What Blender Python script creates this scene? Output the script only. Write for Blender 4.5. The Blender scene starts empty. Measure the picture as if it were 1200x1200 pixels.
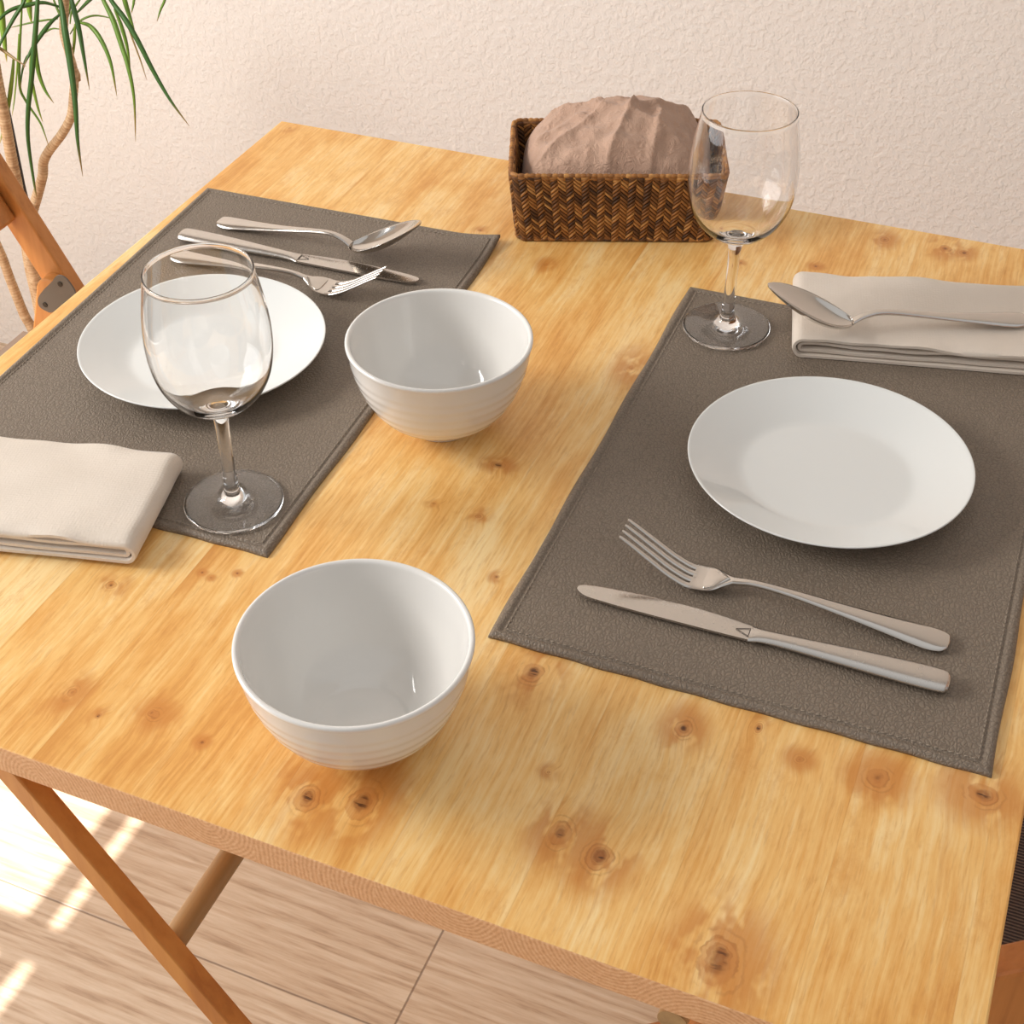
import bpy, bmesh, math, random
import numpy as np
from mathutils import Vector, Matrix, noise
C = bpy.context.scene
COL = C.collection
T = 0.74                      # height of the table top above the floor
random.seed(7)

# ------------------------------------------------------------------ camera
F_PX, YAW, PITCH, ROLL = 1703.2692, 0.43332, 0.87520, -0.03236
CAM = Vector((0.7437, -1.2155, 0.6407 + T)); SX, SY = -67.8248, 7.5117
ROT = Matrix.Rotation(YAW, 3, 'Z') @ Matrix.Rotation(PITCH, 3, 'X') @ Matrix.Rotation(ROLL, 3, 'Z')
cd = bpy.data.cameras.new('camera'); cam = bpy.data.objects.new('camera', cd); COL.objects.link(cam)
cd.sensor_width = 36; cd.sensor_fit = 'HORIZONTAL'; cd.lens = F_PX / 1200 * 36
cd.shift_x = -SX / 1200; cd.shift_y = SY / 1200; cd.clip_start = 0.02
cam.matrix_world = Matrix.Translation(CAM) @ ROT.to_4x4()
C.camera = cam

def ray(u, v):
    return ROT @ Vector(((u - 600 - SX) / F_PX, -(v - 600 - SY) / F_PX, -1))
def at_y(u, v, y):            # photo point at a known distance along y (world metres)
    d = ray(u, v); t = (y - CAM.y) / d.y
    return CAM + d * t

# ------------------------------------------------------------------ helpers
def tag(o, label=None, cat=None, group=None, kind=None):
    if label: o['label'] = label
    if cat: o['category'] = cat
    if group: o['group'] = group
    if kind: o['kind'] = kind
    return o
def empty(name, loc, rz=0):
    o = bpy.data.objects.new(name, None); COL.objects.link(o)
    o.location = loc; o.rotation_euler = (0, 0, rz); o.empty_display_size = .02
    return o
def mesh(name, verts, faces, mat, parent=None, smooth=True, loc=None):
    me = bpy.data.meshes.new(name); me.from_pydata([tuple(v) for v in verts], [], faces)
    me.validate(); me.update()
    bm = bmesh.new(); bm.from_mesh(me); bmesh.ops.recalc_face_normals(bm, faces=bm.faces); bm.to_mesh(me); bm.free()
    o = bpy.data.objects.new(name, me); COL.objects.link(o)
    if mat: me.materials.append(mat)
    if smooth:
        me.polygons.foreach_set('use_smooth', [True] * len(me.polygons))
        if smooth is not True: me.set_sharp_from_angle(angle=math.radians(smooth))
    if parent: o.parent = parent
    if loc: o.location = loc
    return o
def bevel(o, w, seg=2):
    m = o.modifiers.new('b', 'BEVEL'); m.width = w; m.segments = seg; m.limit_method = 'ANGLE'; m.angle_limit = math.radians(35)
    return o
def box_vf(lo, hi):
    x0, y0, z0 = lo; x1, y1, z1 = hi
    v = [(x0,y0,z0),(x1,y0,z0),(x1,y1,z0),(x0,y1,z0),(x0,y0,z1),(x1,y0,z1),(x1,y1,z1),(x0,y1,z1)]
    f = [(3,2,1,0),(4,5,6,7),(0,1,5,4),(1,2,6,5),(2,3,7,6),(3,0,4,7)]
    return v, f
class MB:
    def __init__(s): s.v = []; s.f = []; s.tone = []
    def add(s, v, f, tone=0.5):
        n = len(s.v); s.v += [tuple(p) for p in v]; s.f += [tuple(i + n for i in q) for q in f]; s.tone += [tone] * len(v)
    def box(s, lo, hi, tone=.5): s.add(*box_vf(lo, hi), tone)
    def build(s, name, mat, parent=None, smooth=False, tone=False):
        me = bpy.data.meshes.new(name); me.from_pydata(s.v, [], s.f); me.update()
        bm = bmesh.new(); bm.from_mesh(me); bmesh.ops.recalc_face_normals(bm, faces=bm.faces); bm.to_mesh(me); bm.free()
        o = bpy.data.objects.new(name, me); COL.objects.link(o); me.materials.append(mat)
        if tone:
            a = me.attributes.new('tone', 'FLOAT', 'POINT'); a.data.foreach_set('value', s.tone)
        if smooth:
            me.polygons.foreach_set('use_smooth', [True] * len(me.polygons))
            if smooth is not True: me.set_sharp_from_angle(angle=math.radians(smooth))
        if parent: o.parent = parent
        return o
def bar(a, b, w, d, up=Vector((0, 1, 0))):
    """square bar from a to b: w across (perp. to up and axis), d along up"""
    a = Vector(a); b = Vector(b); ax = (b - a).normalized(); s = ax.cross(up).normalized(); u = s.cross(ax).normalized()
    v = []
    for p in (a, b):
        for i, j in ((-1,-1),(1,-1),(1,1),(-1,1)): v.append(p + s * (w/2*i) + u * (d/2*j))
    return v, [(3,2,1,0),(4,5,6,7),(0,1,5,4),(1,2,6,5),(2,3,7,6),(3,0,4,7)]
def lathe(profile, n=96, close=True):
    v = []; f = []; m = len(profile); idx = []
    for (r, z) in profile:
        if r < 1e-6: idx.append([len(v)]); v.append((0, 0, z))
        else:
            idx.append(list(range(len(v), len(v) + n)))
            v += [(r * math.cos(2*math.pi*k/n), r * math.sin(2*math.pi*k/n), z) for k in range(n)]
    for i in range(m - 1):
        A, B = idx[i], idx[i+1]
        for k in range(n):
            k2 = (k + 1) % n
            if len(A) == 1 and len(B) == 1: continue
            if len(A) == 1: f.append((A[0], B[k], B[k2]))
            elif len(B) == 1: f.append((A[k], B[0], A[k2]))
            else: f.append((A[k], B[k], B[k2], A[k2]))
    return v, f
def crom(pts, per=8):
    """Catmull-Rom through tuples of any length"""
    P = [np.array(p, float) for p in pts]; P = [2*P[0]-P[1]] + P + [2*P[-1]-P[-2]]; out = []
    for i in range(1, len(P) - 2):
        p0, p1, p2, p3 = P[i-1:i+3]
        for k in range(per):
            t = k / per
            out.append(.5*((2*p1)+(-p0+p2)*t+(2*p0-5*p1+4*p2-p3)*t*t+(-p0+3*p1-3*p2+p3)*t**3))
    out.append(P[-2]); return out
def tube(path, radii, n=12, caps=True):
    path = [Vector(p) for p in path]; v = []; f = []
    prev = None
    for i, p in enumerate(path):
        t = (path[min(i+1, len(path)-1)] - path[max(i-1, 0)]).normalized()
        if prev is None: s = t.orthogonal().normalized()
        else: s = (prev - t * prev.dot(t)).normalized()
        prev = s; u = t.cross(s); r = radii[i] if hasattr(radii, '__len__') else radii
        v += [p + (s * math.cos(2*math.pi*k/n) + u * math.sin(2*math.pi*k/n)) * r for k in range(n)]
    for i in range(len(path) - 1):
        for k in range(n): f.append((i*n+k, i*n+(k+1)%n, (i+1)*n+(k+1)%n, (i+1)*n+k))
    if caps: f.append(tuple(range(n))[::-1]); f.append(tuple((len(path)-1)*n+k for k in range(n)))
    return v, f

# ------------------------------------------------------------------ node helpers
def lin(c):
    return tuple((x/255/12.92 if x/255 <= .04045 else ((x/255+.055)/1.055)**2.4) for x in c) + (1,)
class NT:
    def __init__(s, name):
        s.m = bpy.data.materials.new(name); s.m.use_nodes = True; s.t = s.m.node_tree; s.t.nodes.clear()
        s.out = s.t.nodes.new('ShaderNodeOutputMaterial'); s.b = s.t.nodes.new('ShaderNodeBsdfPrincipled')
        s.t.links.new(s.b.outputs[0], s.out.inputs[0])
    def n(s, typ, **kw):
        nd = s.t.nodes.new(typ)
        for k, v in kw.items():
            if k == 'i':
                for kk, vv in v.items():
                    if hasattr(vv, 'is_output'): s.t.links.new(vv, nd.inputs[kk])
                    else: nd.inputs[kk].default_value = vv
            else: setattr(nd, k, v)
        return nd
    def math(s, op, a, b=0., c=None, clamp=False):
        nd = s.n('ShaderNodeMath', operation=op, use_clamp=clamp, i={0: a, 1: b})
        if c is not None:
            if hasattr(c, 'is_output'): s.t.links.new(c, nd.inputs[2])
            else: nd.inputs[2].default_value = c
        return nd.outputs[0]
    def mix(s, f, a, b, mode='MIX'):
        nd = s.n('ShaderNodeMix', data_type='RGBA', blend_type=mode)
        for k, v in ((0, f), (6, a), (7, b)):
            if hasattr(v, 'is_output'): s.t.links.new(v, nd.inputs[k])
            else: nd.inputs[k].default_value = v
        return nd.outputs[2]
    def ramp(s, f, stops, interp='LINEAR'):
        nd = s.n('ShaderNodeValToRGB'); s.t.links.new(f, nd.inputs[0]); r = nd.color_ramp; r.interpolation = interp
        while len(r.elements) < len(stops): r.elements.new(.5)
        for e, (p, c) in zip(r.elements, stops): e.position = p; e.color = c if len(c) == 4 else tuple(c) + (1,)
        return nd.outputs[0]
    def mapr(s, v, a, b, c=0., d=1.):
        return s.n('ShaderNodeMapRange', interpolation_type='SMOOTHSTEP', i={0: v, 1: a, 2: b, 3: c, 4: d}).outputs[0]
    def coord(s, scale=(1,1,1), rot=(0,0,0), kind='Object', loc=(0,0,0)):
        tc = s.n('ShaderNodeTexCoord')
        return s.n('ShaderNodeMapping', i={0: tc.outputs[kind], 'Scale': scale, 'Rotation': rot, 'Location': loc}).outputs[0]
    def noise(s, vec, scale=5, detail=4, rough=.5, dist=0):
        return s.n('ShaderNodeTexNoise', i={'Vector': vec, 'Scale': scale, 'Detail': detail, 'Roughness': rough, 'Distortion': dist}).outputs[0]
    def bump(s, h, dist=.001, strength=1.0, normal=None):
        nd = s.n('ShaderNodeBump', i={'Height': h, 'Distance': dist, 'Strength': strength})
        if normal: s.t.links.new(normal, nd.inputs['Normal'])
        s.t.links.new(nd.outputs[0], s.b.inputs['Normal']); return nd.outputs[0]
    def set(s, **kw):
        for k, v in kw.items():
            k = k.replace('_', ' ')
            if hasattr(v, 'is_output'): s.t.links.new(v, s.b.inputs[k])
            else: s.b.inputs[k].default_value = v
        return s.m
def simple(name, col, rough=.5, **kw):
    n = NT(name); return n.set(Base_Color=lin(col), Roughness=rough, **kw)

# ---- table top wood (object coords = metres, x across the staves, y along the grain)
KNOTS = [ # x, y, radius x, radius y, strength
]
def px_table(u, v):
    d = ray(u, v); t = (T - CAM.z) / d.z; p = CAM + d * t; return p.x, p.y
for (u, v, rx, ry, s) in [(362,934,.011,.015,.9),(424,940,.011,.017,1.),(625,788,.009,.012,1.),(801,853,.007,.010,.95),(889,853,.003,.005,1.),
        (937,890,.006,.006,.45),(656,976,.010,.012,.95),(703,1003,.011,.013,.85),(842,1126,.014,.019,1.),(1028,912,.010,.011,.85),
        (1150,930,.013,.013,.8),(584,545,.007,.005,1.),(582,676,.0028,.003,1.),(130,686,.007,.007,.7),(178,835,.004,.005,.7),
        (84,812,.007,.010,.55),(115,839,.003,.004,.9),(183,836,.009,.010,.4),(237,870,.003,.003,1.),(237,671,.002,.002,1.),(278,672,.002,.002,1.),
        (247,677,.002,.002,.8),(453,281,.005,.006,.9),(563,270,.004,.004,.8),(445,320,.003,.004,.8),(1037,281,.007,.009,.85),(1108,291,.009,.012,.8),(1130,296,.006,.008,.8),
        (956,312,.004,.004,.8),(868,308,.003,.003,.8),(990,840,.003,.003,.6),(340,150,.005,.006,.6),(740,430,.010,.020,.35),(640,310,.006,.008,.5),
        (508,590,.004,.003,.6),(560,605,.006,.006,.45),(643,905,.004,.004,.3)]:
    x, y = px_table(u, v); KNOTS.append((x, y, rx, ry, s))

def make_table_wood():
    n = NT('honey_pine'); tc = n.n('ShaderNodeTexCoord'); P = tc.outputs['Object']
    sep = n.n('ShaderNodeSeparateXYZ', i={0: P}); X, Y = sep.outputs[0], sep.outputs[1]
    m = None; dark = None
    for (kx, ky, rx, ry, s) in KNOTS:
        v = n.n('ShaderNodeVectorMath', operation='SUBTRACT', i={0: P, 1: (kx, ky, 0)}).outputs[0]
        v = n.n('ShaderNodeVectorMath', operation='MULTIPLY', i={0: v, 1: (1/rx, 1/ry, 0)}).outputs[0]
        l = n.n('ShaderNodeVectorMath', operation='LENGTH', i={0: v}).outputs['Value']
        l = n.math('ADD', l, (1 - s) * .9)
        m = l if m is None else n.n('ShaderNodeMath', operation='SMOOTH_MIN', i={0: m, 1: l, 2: .35}).outputs[0]
    wob = n.noise(P, 60, 3, .6)
    m = n.math('ADD', m, n.math('MULTIPLY', n.math('SUBTRACT', wob, .5), .9))
    # staves
    PW = .0735
    nz = n.noise(n.coord((1, 3, 1)), 3, 2)
    infl = n.mapr(m, .6, 3.2, 1., 0.)                      # influence of knots on the grain
    gx = n.math('ADD', X, n.math('MULTIPLY', infl, .0035))
    gx = n.math('ADD', gx, n.math('MULTIPLY', n.math('SUBTRACT', nz, .5), .008))
    st = n.math('FLOOR', n.math('DIVIDE', n.math('ADD', X, .0125), PW))
    wn = n.n('ShaderNodeTexWhiteNoise', noise_dimensions='1D', i={'W': n.math('ADD', st, 3.7)}).outputs['Value']
    vec = n.n('ShaderNodeCombineXYZ', i={0: gx, 1: n.math('MULTIPLY', Y, .03), 2: n.math('MULTIPLY', wn, 7.)}).outputs[0]
    fine = n.noise(vec, 420, 3, .6)
    vecp = n.n('ShaderNodeCombineXYZ', i={0: gx, 1: n.math('MULTIPLY', Y, .10), 2: wn}).outputs[0]
    pores = n.noise(vecp, 560, 3, .6)
    vec1 = n.n('ShaderNodeCombineXYZ', i={0: gx, 1: n.math('MULTIPLY', Y, .022), 2: n.math('MULTIPLY', wn, 3.)}).outputs[0]
    band = n.noise(vec1, 75, 4, .6)
    vec2 = n.n('ShaderNodeCombineXYZ', i={0: X, 1: n.math('MULTIPLY', Y, .30), 2: n.math('MULTIPLY', wn, 4.)}).outputs[0]
    blot = n.noise(vec2, 17, 6, .68, .2)
    fac = n.math('ADD', n.math('MULTIPLY', band, .26), n.math('ADD', n.math('MULTIPLY', blot, .95), n.math('MULTIPLY', fine, .38)))
    fac = n.math('ADD', fac, n.math('MULTIPLY', n.math('SUBTRACT', wn, .5), .07))
    fac = n.mapr(fac, .48, 1.10)
    col = n.ramp(fac, [(0, lin((206,142,68))), (.3, lin((226,168,92))), (.58, lin((237,190,118))), (1, lin((246,217,160)))])
    # thin dark growth lines
    streak = n.mapr(n.noise(vec1, 190, 2, .5), .60, .74)
    col = n.mix(n.math('MULTIPLY', streak, .16), col, lin((178,106,46)))
    col = n.mix(n.math('MULTIPLY', n.mapr(pores, .50, .72), .30), col, lin((188,122,58)))
    # small blotches of darker stain
    pore = n.mapr(n.noise(n.n('ShaderNodeCombineXYZ', i={0: X, 1: n.math('MULTIPLY', Y, .55), 2: wn}).outputs[0], 34, 7, .75), .52, .70)
    col = n.mix(n.math('MULTIPLY', pore, .42), col, lin((208,142,70)))
    # knots: amber halo on one side, broken rings, core
    hs = n.noise(n.coord((1, .6, 1)), 38, 3, .6)
    halo = n.math('MULTIPLY', n.mapr(m, 3.0, 1.1), n.mapr(hs, .42, .52, .12, 1.))
    col = n.mix(n.math('MULTIPLY', halo, .72), col, lin((196,124,54)))
    ring = n.math('SINE', n.math('MULTIPLY', n.math('POWER', m, .8), 26.))
    ringm = n.math('MULTIPLY', n.math('MULTIPLY', n.mapr(ring, -.2, 1.), n.mapr(m, 1.35, .7)), n.mapr(n.noise(P, 90, 2, .5), .40, .62))
    col = n.mix(n.math('MULTIPLY', ringm, .45), col, lin((150,86,38)))
    disc = n.mapr(m, .80, .68)
    col = n.mix(n.math('MULTIPLY', disc, .45), col, lin((186,116,56)))
    core = n.mapr(m, .50, .25)
    col = n.mix(n.math('MULTIPLY', core, .65), col, lin((134,76,36)))
    crack = n.math('MULTIPLY', n.mapr(m, .42, .12), n.mapr(n.noise(n.coord((1,6,1)), 75, 2), .50, .55))
    col = n.mix(n.math('MULTIPLY', crack, .85), col, lin((66,32,16)))
    fr = n.math('FRACT', n.math('DIVIDE', n.math('ADD', X, .0125), PW))
    edge = n.math('MULTIPLY', n.mapr(n.math('ABSOLUTE', n.math('SUBTRACT', fr, .5)), .493, .4995), .16)
    col = n.mix(edge, col, lin((160,96,44)))
    h = n.math('ADD', n.math('MULTIPLY', fine, .5), n.math('MULTIPLY', pores, .5))
    n.bump(h, .0004, .35)
    return n.set(Base_Color=col, Roughness=n.mapr(fac, 0, 1, .42, .34), Specular_IOR_Level=.42)
M_TABLE = make_table_wood()

def grain_wood(name, cols, axis='X', scale=1., rough=.45, cross=120, bump=.0003):
    n = NT(name); sc = {'X': (.05,1,1), 'Y': (1,.05,1), 'Z': (1,1,.05)}[axis]
    c = n.coord(sc); g = n.noise(c, cross*scale, 5, .6, .3); b = n.noise(c, 22*scale, 3, .5, .5)
    f = n.mapr(n.math('ADD', n.math('MULTIPLY', g, .5), n.math('MULTIPLY', b, .6)), .35, .75)
    col = n.ramp(f, [(0, lin(cols[0])), (.5, lin(cols[1])), (1, lin(cols[2]))])
    n.bump(g, bump, .4)
    return n.set(Base_Color=col, Roughness=rough)
M_CHAIR = grain_wood('stained_beech', [(160,98,44),(186,120,58),(198,132,68)], 'Z')
M_LEG = grain_wood('oiled_leg_wood', [(176,106,40),(196,126,54),(206,138,64)], 'Z')
M_DOWEL = grain_wood('dowel_wood', [(150,118,76),(172,138,94),(188,154,108)], 'Y')

def make_endgrain():
    n = NT('pine_end_grain'); P = n.n('ShaderNodeTexCoord').outputs['Object']
    sep = n.n('ShaderNodeSeparateXYZ', i={0: P})
    q = n.math('DIVIDE', n.math('ADD', sep.outputs[0], .0125), .0735)
    wc = n.n('ShaderNodeTexWhiteNoise', noise_dimensions='1D', i={'W': n.math('FLOOR', q)}).outputs['Color']
    ws = n.n('ShaderNodeSeparateXYZ', i={0: wc})
    dx = n.math('SUBTRACT', n.math('MULTIPLY', n.math('SUBTRACT', n.math('FRACT', q), .5), .0735), n.math('MULTIPLY', n.math('SUBTRACT', ws.outputs[0], .5), .14))
    dz = n.math('ADD', n.math('SUBTRACT', sep.outputs[2], T), n.math('ADD', .012, n.math('MULTIPLY', n.math('SUBTRACT', ws.outputs[1], .5), .07)))
    rr = n.math('SQRT', n.math('ADD', n.math('MULTIPLY', dx, dx), n.math('MULTIPLY', dz, dz)))
    rr = n.math('ADD', rr, n.math('MULTIPLY', n.noise(P, 60, 2), .004))
    w = n.math('ADD', n.math('MULTIPLY', n.math('SINE', n.math('MULTIPLY', rr, 2300.)), .5), .5)
    nz = n.noise(P, 420, 4, .7)
    f = n.math('ADD', n.math('MULTIPLY', w, .24), n.math('MULTIPLY', nz, .85))
    col = n.ramp(f, [(.2, lin((198,138,90))), (.55, lin((226,172,124))), (.95, lin((242,204,160)))])
    n.bump(nz, .0008, .5)
    return n.set(Base_Color=col, Roughness=.6)
M_END = make_endgrain()

def make_floor():
    n = NT('light_oak_planks'); P = n.n('ShaderNodeTexCoord').outputs['Object']
    sep = n.n('ShaderNodeSeparateXYZ', i={0: P}); X, Y = sep.outputs[0], sep.outputs[1]
    pw = .193; yy = n.math('DIVIDE', n.math('ADD', Y, .505), pw); row = n.math('FLOOR', yy); fy = n.math('FRACT', yy)
    wn = n.n('ShaderNodeTexWhiteNoise', noise_dimensions='1D', i={'W': row}).outputs['Value']
    xx = n.math('ADD', n.math('DIVIDE', X, 1.28), n.math('MULTIPLY', wn, 3.)); fx = n.math('FRACT', xx)
    cell = n.math('ADD', n.math('FLOOR', xx), n.math('MULTIPLY', wn, 17.))
    vec = n.n('ShaderNodeCombineXYZ', i={0: n.math('MULTIPLY', X, .075), 1: Y, 2: cell}).outputs[0]
    g = n.noise(vec, 70, 6, .7, .5); g2 = n.noise(vec, 330, 4, .65, .2)
    w = n.n('ShaderNodeTexWave', wave_type='BANDS', bands_direction='Y', i={'Vector': vec, 'Scale': 17., 'Distortion': 13., 'Detail': 4., 'Detail Scale': 1.6, 'Detail Roughness': .65}).outputs['Fac']
    f = n.math('ADD', n.math('MULTIPLY', g, .55), n.math('ADD', n.math('MULTIPLY', w, .15), n.math('MULTIPLY', g2, .32)))
    col = n.ramp(f, [(.3, lin((150,120,94))), (.45, lin((186,158,130))), (.62, lin((202,178,152))), (.8, lin((212,192,168)))])
    seam = n.math('MAXIMUM', n.mapr(n.math('ABSOLUTE', n.math('SUBTRACT', fy, .5)), .490, .4985), n.mapr(n.math('ABSOLUTE', n.math('SUBTRACT', fx, .5)), .4985, .4997))
    col = n.mix(n.math('MULTIPLY', seam, .75), col, lin((108,84,66)))
    n.bump(n.math('SUBTRACT', n.math('MULTIPLY', g2, .3), seam), .0008, .4)
    return n.set(Base_Color=col, Roughness=.42)
M_FLOOR = make_floor()

def make_plaster():
    n = NT('textured_plaster'); c = n.coord()
    a = n.noise(c, 150, 2, .5, .1); b = n.noise(c, 60, 2, .5)
    n.bump(n.math('ADD', n.math('MULTIPLY', n.mapr(a, .35, .68), .7), n.math('MULTIPLY', b, .5)), .0016, .5)
    return n.set(Base_Color=lin((233,225,217)), Roughness=.82)
M_WALL = make_plaster()

def make_leather():
    n = NT('taupe_grained_leather'); c = n.coord()
    d = n.noise(c, 240, 2, .5); vec = n.n('ShaderNodeVectorMath', operation='ADD', i={0: c, 1: n.n('ShaderNodeVectorMath', operation='SCALE', i={0: n.n('ShaderNodeTexNoise', i={'Vector': c, 'Scale': 150., 'Detail': 2.}).outputs['Color'], 'Scale': .006}).outputs[0]}).outputs[0]
    v = n.n('ShaderNodeTexVoronoi', feature='DISTANCE_TO_EDGE', i={'Vector': n.n('ShaderNodeMapping', i={0: vec, 'Scale': (1, .72, 1)}).outputs[0], 'Scale': 390.}).outputs['Distance']
    big = n.noise(c, 9, 3, .5)
    h = n.math('ADD', n.mapr(v, 0, .32), n.math('MULTIPLY', d, .8))
    n.bump(h, .00045, .65)
    col = n.mix(n.mapr(v, .0, .12), lin((108,95,82)), n.mix(big, lin((124,110,96)), lin((131,118,103))))
    return n.set(Base_Color=col, Roughness=.52, Specular_IOR_Level=.42)
M_LEATHER = make_leather()
M_THREAD = simple('taupe_thread', (146,132,116), .8)
M_CERAMIC = simple('white_glazed_ceramic', (224,225,222), .07, Coat_Weight=.3, Coat_Roughness=.05)
M_BOWL = simple('white_glazed_stoneware', (226,223,218), .06, Coat_Weight=.3, Coat_Roughness=.05)
def make_steel(name, rough, aniso_axis=None):
    n = NT(name); c = n.coord((1,1,1)); g = n.noise(c, 500, 3, .6)
    return n.set(Base_Color=lin((205,199,192)), Metallic=1., Roughness=n.mapr(g, .2, .8, rough*.8, rough*1.2))
M_STEEL = make_steel('polished_steel', .13); M_SATIN = make_steel('brushed_steel', .24)
def make_glass():
    n = NT('clear_glass'); return n.set(Base_Color=(1,1,1,1), Roughness=0., IOR=1.47, Transmission_Weight=1.)
M_GLASS = make_glass()
def make_cloth(name, a, b, scale=900, wr=.0):
    n = NT(name); c = n.coord()
    w1 = n.n('ShaderNodeTexWave', wave_type='BANDS', bands_direction='X', i={'Vector': c, 'Scale': scale/6.28, 'Distortion': .6, 'Detail': 2.}).outputs['Fac']
    w2 = n.n('ShaderNodeTexWave', wave_type='BANDS', bands_direction='Y', i={'Vector': c, 'Scale': scale/6.28, 'Distortion': .6, 'Detail': 2.}).outputs['Fac']
    nz = n.noise(c, 420, 4, .7); big = n.noise(c, 26, 4, .55)
    h = n.math('ADD', n.math('ADD', n.math('MULTIPLY', w1, .1), n.math('MULTIPLY', w2, .1)), nz)
    if wr:
        cr = n.noise(c, 75, 5, .68, 1.6)
        h = n.math('ADD', h, n.math('MULTIPLY', n.math('ABSOLUTE', n.math('SUBTRACT', cr, .5)), wr))
    n.bump(h, .0006, .55)
    return n.set(Base_Color=n.mix(big, lin(a), lin(b)), Roughness=.95, Sheen_Weight=.25, Sheen_Roughness=.4, Specular_IOR_Level=.15)
M_NAPKIN = make_cloth('cream_cotton', (212,199,184), (220,208,195))
M_LINEN = make_cloth('dusty_pink_linen', (190,154,132), (204,170,148), 1100, 22.)
def make_weave():
    n = NT('woven_seagrass'); at = n.n('ShaderNodeAttribute', attribute_name='tone').outputs['Fac']; c = n.coord()
    nz = n.noise(c, 260, 4, .65)
    f = n.math('ADD', n.math('MULTIPLY', at, .75), n.math('MULTIPLY', nz, .45))
    col = n.ramp(f, [(.2, lin((62,36,16))), (.5, lin((124,78,34))), (.75, lin((158,104,48))), (1., lin((194,142,80)))])
    n.bump(nz, .0008, .5)
    return n.set(Base_Color=col, Roughness=.62)
M_WEAVE = make_weave()
M_BASKETCORE = simple('dark_basket_core', (48,28,14), .9)
def make_rib():
    n = NT('dark_ribbed_weave'); c = n.coord()
    w = n.n('ShaderNodeTexWave', wave_type='BANDS', bands_direction='Y', i={'Vector': c, 'Scale': 105., 'Distortion': .5, 'Detail': 2., 'Detail Scale': 40.}).outputs['Fac']
    x = n.noise(n.coord((.3,1,1)), 900, 2)
    f = n.math('ADD', n.math('MULTIPLY', w, .7), n.math('MULTIPLY', x, .4))
    col = n.ramp(f, [(.25, lin((44,32,30))), (.65, lin((84,66,58))), (.95, lin((128,106,88)))])
    n.bump(w, .002, .6)
    return n.set(Base_Color=col, Roughness=.85)
M_RIB = make_rib()
M_BRACKET = simple('grey_steel_plate', (104,98,92), .45, Metallic=.6)
M_SCREW = simple('dark_screw', (58,52,46), .4, Metallic=.8)
M_BLACK = simple('black_stake', (40,38,40), .5)
M_PLANTER = simple('taupe_planter', (168,144,126), .7)
def make_soil():
    n = NT('potting_soil'); g = n.noise(n.coord(), 140, 5, .7); n.bump(g, .01, .8)
    return n.set(Base_Color=n.ramp(g, [(.3, lin((52,38,28))), (.7, lin((96,72,54)))]), Roughness=.95)
M_SOIL = make_soil()
def make_bark():
    n = NT('ringed_bark'); c = n.coord(); w = n.n('ShaderNodeAttribute', attribute_name='tone').outputs['Fac']
    g = n.noise(c, 130, 4, .65)
    f = n.math('ADD', n.math('MULTIPLY', w, .6), n.math('MULTIPLY', g, .5))
    n.bump(g, .003, .6)
    return n.set(Base_Color=n.ramp(f, [(.2, lin((132,100,70))), (.5, lin((186,150,112))), (.85, lin((224,196,158)))]), Roughness=.85)
M_BARK = make_bark()
def leaf_mat(name, a, b, tip):
    n = NT(name); at = n.n('ShaderNodeAttribute', attribute_name='tone').outputs['Fac']
    g = n.noise(n.coord((1,1,.1)), 300, 3, .6)
    col = n.mix(g, lin(a), lin(b)); col = n.mix(n.mapr(at, .82, .97), col, lin(tip))
    return n.set(Base_Color=col, Roughness=.38, Subsurface_Weight=0.)
M_LEAF = [leaf_mat('dark_leaf', (50,88,34), (74,114,44), (150,120,60)), leaf_mat('mid_leaf', (92,128,38), (116,150,48), (160,130,60)),
          leaf_mat('lime_leaf', (122,158,52), (140,172,66), (190,170,80)), leaf_mat('dry_leaf', (150,128,76), (172,140,84), (170,130,100))]

# ------------------------------------------------------------------ setting
WX = -1.25      # left wall
WALLY = .43
def struct(o, ): o['kind'] = 'structure'; return o
v, f = box_vf((WX - .1, -3.2, -.05), (3.2, WALLY + .12, 0)); struct(mesh('floor', v, f, M_FLOOR, smooth=False))
v, f = box_vf((WX - .1, WALLY, 0), (3.2, WALLY + .12, 6.2)); struct(mesh('wall_back', v, f, M_WALL, smooth=False))
# left wall with a tall two-pane opening
y0, y1, z0, z1 = -1.95, .05, .12, 2.66
w = MB()
WH = 6.2  # unseen extra wall height, added to keep the sun off the table
w.box((WX-.1, -3.2, 0), (WX, y0, WH)); w.box((WX-.1, y1, 0), (WX, WALLY, WH)); w.box((WX-.1, y0, 0), (WX, y1, z0)); w.box((WX-.1, y0, z1), (WX, y1, WH))
struct(w.build('wall_left', M_WALL))
M_FRAME = simple('white_window_frame', (232,230,226), .4)
w = MB(); fx0, fx1 = WX - .010, WX
for b in (((fx0,y0,z0),(fx1,y0+.04,z1)), ((fx0,y1-.04,z0),(fx1,y1,z1)), ((fx0,y0,z0),(fx1,y1,z0+.04)), ((fx0,y0,2.38),(fx1,y1,z1)), ((fx0,-.585,z0),(fx1,-.535,z1)), ((fx0,y0,2.287),(fx1,y1,2.333))): w.box(*b)
struct(w.build('window_1', M_FRAME))
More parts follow.
